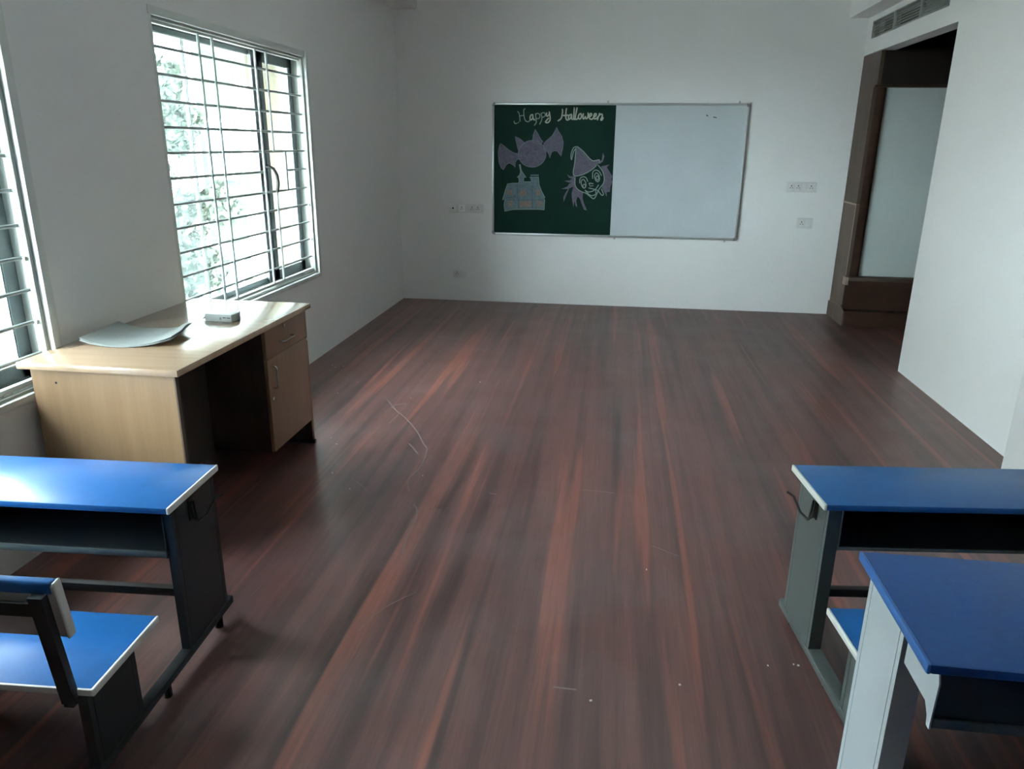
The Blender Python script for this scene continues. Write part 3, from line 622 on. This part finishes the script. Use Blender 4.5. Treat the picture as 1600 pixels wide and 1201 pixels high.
scuff([(1.391, -4.54), (1.446, -4.547)], 0.005)
scuff([(2.587, -3.862), (2.617, -3.873), (2.623, -3.912)], 0.006)
scuff([(1.624, -4.346), (1.655, -4.355)], 0.006)
scuff([(2.022, -5.59), (2.088, -5.591)], 0.006)
scuff([(1.367, -5.418), (1.412, -5.285), (1.496, -5.174)], 0.003)
scuff([(2.346, -4.716), (2.442, -4.776)], 0.004)
scuff([(2.043, -4.246), (2.19, -4.256)], 0.003)
CRUMBS =  [(0.431, -3.081), (0.255, -2.493), (0.477, -2.836), (0.667, -3.822), (0.729, -3.904), (1.275, -4.212), (0.17, -2.485), (0.914, -3.099), (0.98, -4.407), (0.209, -2.531), (0.838, -4.252), (2.761, -5.383), (2.133, -5.632), (2.748, -5.379), (2.315, -4.898), (2.668, -5.397), (2.392, -5.526), (1.284, -2.701)]

rr = random.Random(3)
mb = MB()
for (x, y) in CRUMBS:
    s = rr.uniform(.0018, .0038); mb.obox((x, y, s * .5), s, s * rr.uniform(.5, 1), s * .5, rz=rr.uniform(0, 3))
o = mb.build('floor_debris', WEDGE); o['kind'] = 'stuff'; o['label'] = 'tiny white chalk crumbs scattered on the floor'; o['category'] = 'debris'

# ------------------------------------------------------------------ outside
struct('ground_outside', bx((-60, -60, -3.3), (-.25, 90, -3.2)), EARTH, 'pale ground far below the windows')
struct('window_hood', bx((-.75, -4.2, 2.12), (-.2, -1.9, 2.22)), CREAM, 'cream overhang outside the far window')
struct('window_fin', bx((-.46, -2.13, .2), (-.2, -1.98, 2.12)), CREAM, 'cream side fin outside the far window')
struct('window_hood', bx((-.75, -6.9, 2.12), (-.2, -4.6, 2.22)), CREAM, 'cream overhang outside the near window')
struct('window_fin', bx((-.46, -4.81, .2), (-.2, -4.66, 2.12)), CREAM, 'cream side fin outside the near window')
bd = thing('apartment_building', 'pale green and white building seen through the far window', 'building', (-6.2, 9, -3.2))
MB().box((-.8, 0, 0), (5.0, 8, 11)).build('wall', FWHITE, bd)
MB().box((-.9, -.06, 0), (.0, 0, 11)).build('green_bay', PGREEN, bd)
for z in (3.3, 6.1, 9.0): MB().box((.0, -.06, z), (5.0, 0, z + .75)).build('green_band', PGREEN, bd)
for z in (1.2, 3.9, 6.6):
    wf = MB().box((-.75, -.12, z), (-.15, -.06, z + 1.3)).build('window', FWHITE, bd)
    MB().box((-.70, -.13, z + .08), (-.47, -.12, z + 1.22)).box((-.43, -.13, z + .08), (-.20, -.12, z + 1.22)).build('pane', FGLASS, wf)
nb = thing('low_sky_blocker', 'unseen grey block added opposite the windows to cut low sky light', 'building', (-12, -2, -3.2))  # added out of view, sized to hold low sky light off the right wall
MB().box((-4, -7.5, 0), (0, 9, 9.2)).build('wall', SKYBLOCK, nb)
MB().box((-4.2, -7.7, 9.2), (.2, 9.2, 9.5)).build('parapet', SKYBLOCK, nb)
def tree(label, loc, hh, rad, n, seed):
    t = thing('broadleaf_tree', label, 'tree', loc); r_ = random.Random(seed)
    MB().tube([(0, 0, 0), (.05, .02, hh * .3), (-.04, .05, hh * .6), (0, 0, hh * .85)], .11, 8).build('trunk', BARK, t)
    q = MB()
    for i in range(9):
        a = r_.uniform(0, 6.28); z = hh * r_.uniform(.35, .7); e = rad * r_.uniform(.5, .8)
        q.tube([(0, 0, z), (math.cos(a) * e * .5, math.sin(a) * e * .5, z + .4), (math.cos(a) * e, math.sin(a) * e, z + .9)], .03, 6)
    q.build('branches', BARK, t)
    q = MB(); blobs = []
    for i in range(26):
        a = r_.uniform(0, 6.28); e = rad * math.sqrt(r_.random()) * .8; z = r_.uniform(.30, .95)
        k = math.sin(math.pi * min(1, (z - .2) / .8)) * .6 + .4
        blobs.append((math.cos(a) * e * k, math.sin(a) * e * k, hh * z, rad * r_.uniform(.22, .36)))
    for i in range(n):
        b = blobs[r_.randrange(len(blobs))]
        d = Vector((r_.gauss(0, 1), r_.gauss(0, 1), r_.gauss(0, 1))).normalized() * b[3] * r_.random() ** .4
        c = Vector(b[:3]) + d; s = r_.uniform(.035, .065)
        u = Vector((r_.gauss(0, 1), r_.gauss(0, 1), r_.gauss(0, 1))).normalized(); v = u.orthogonal().normalized(); k = len(q.v)
        q.v += [tuple(c - u * s * 1.6), tuple(c + v * s * .7), tuple(c + u * s * 1.6), tuple(c - v * s * .7)]; q.f.append((k, k+1, k+2, k+3))
    me = bpy.data.meshes.new('foliage'); me.from_pydata(q.v, [], q.f); me.materials.append(LEAF)
    o = bpy.data.objects.new('foliage', me); C.objects.link(o); o.parent = t; o['kind'] = 'stuff'
tree('leafy tree outside, left of the pale green building', (-4.75, 3.3, -3.2), 5.9, 1.15, 15000, 5)
tree('leafy tree outside, farther off behind the first one', (-9.3, 9.5, -3.2), 6.6, 2.0, 15000, 9)
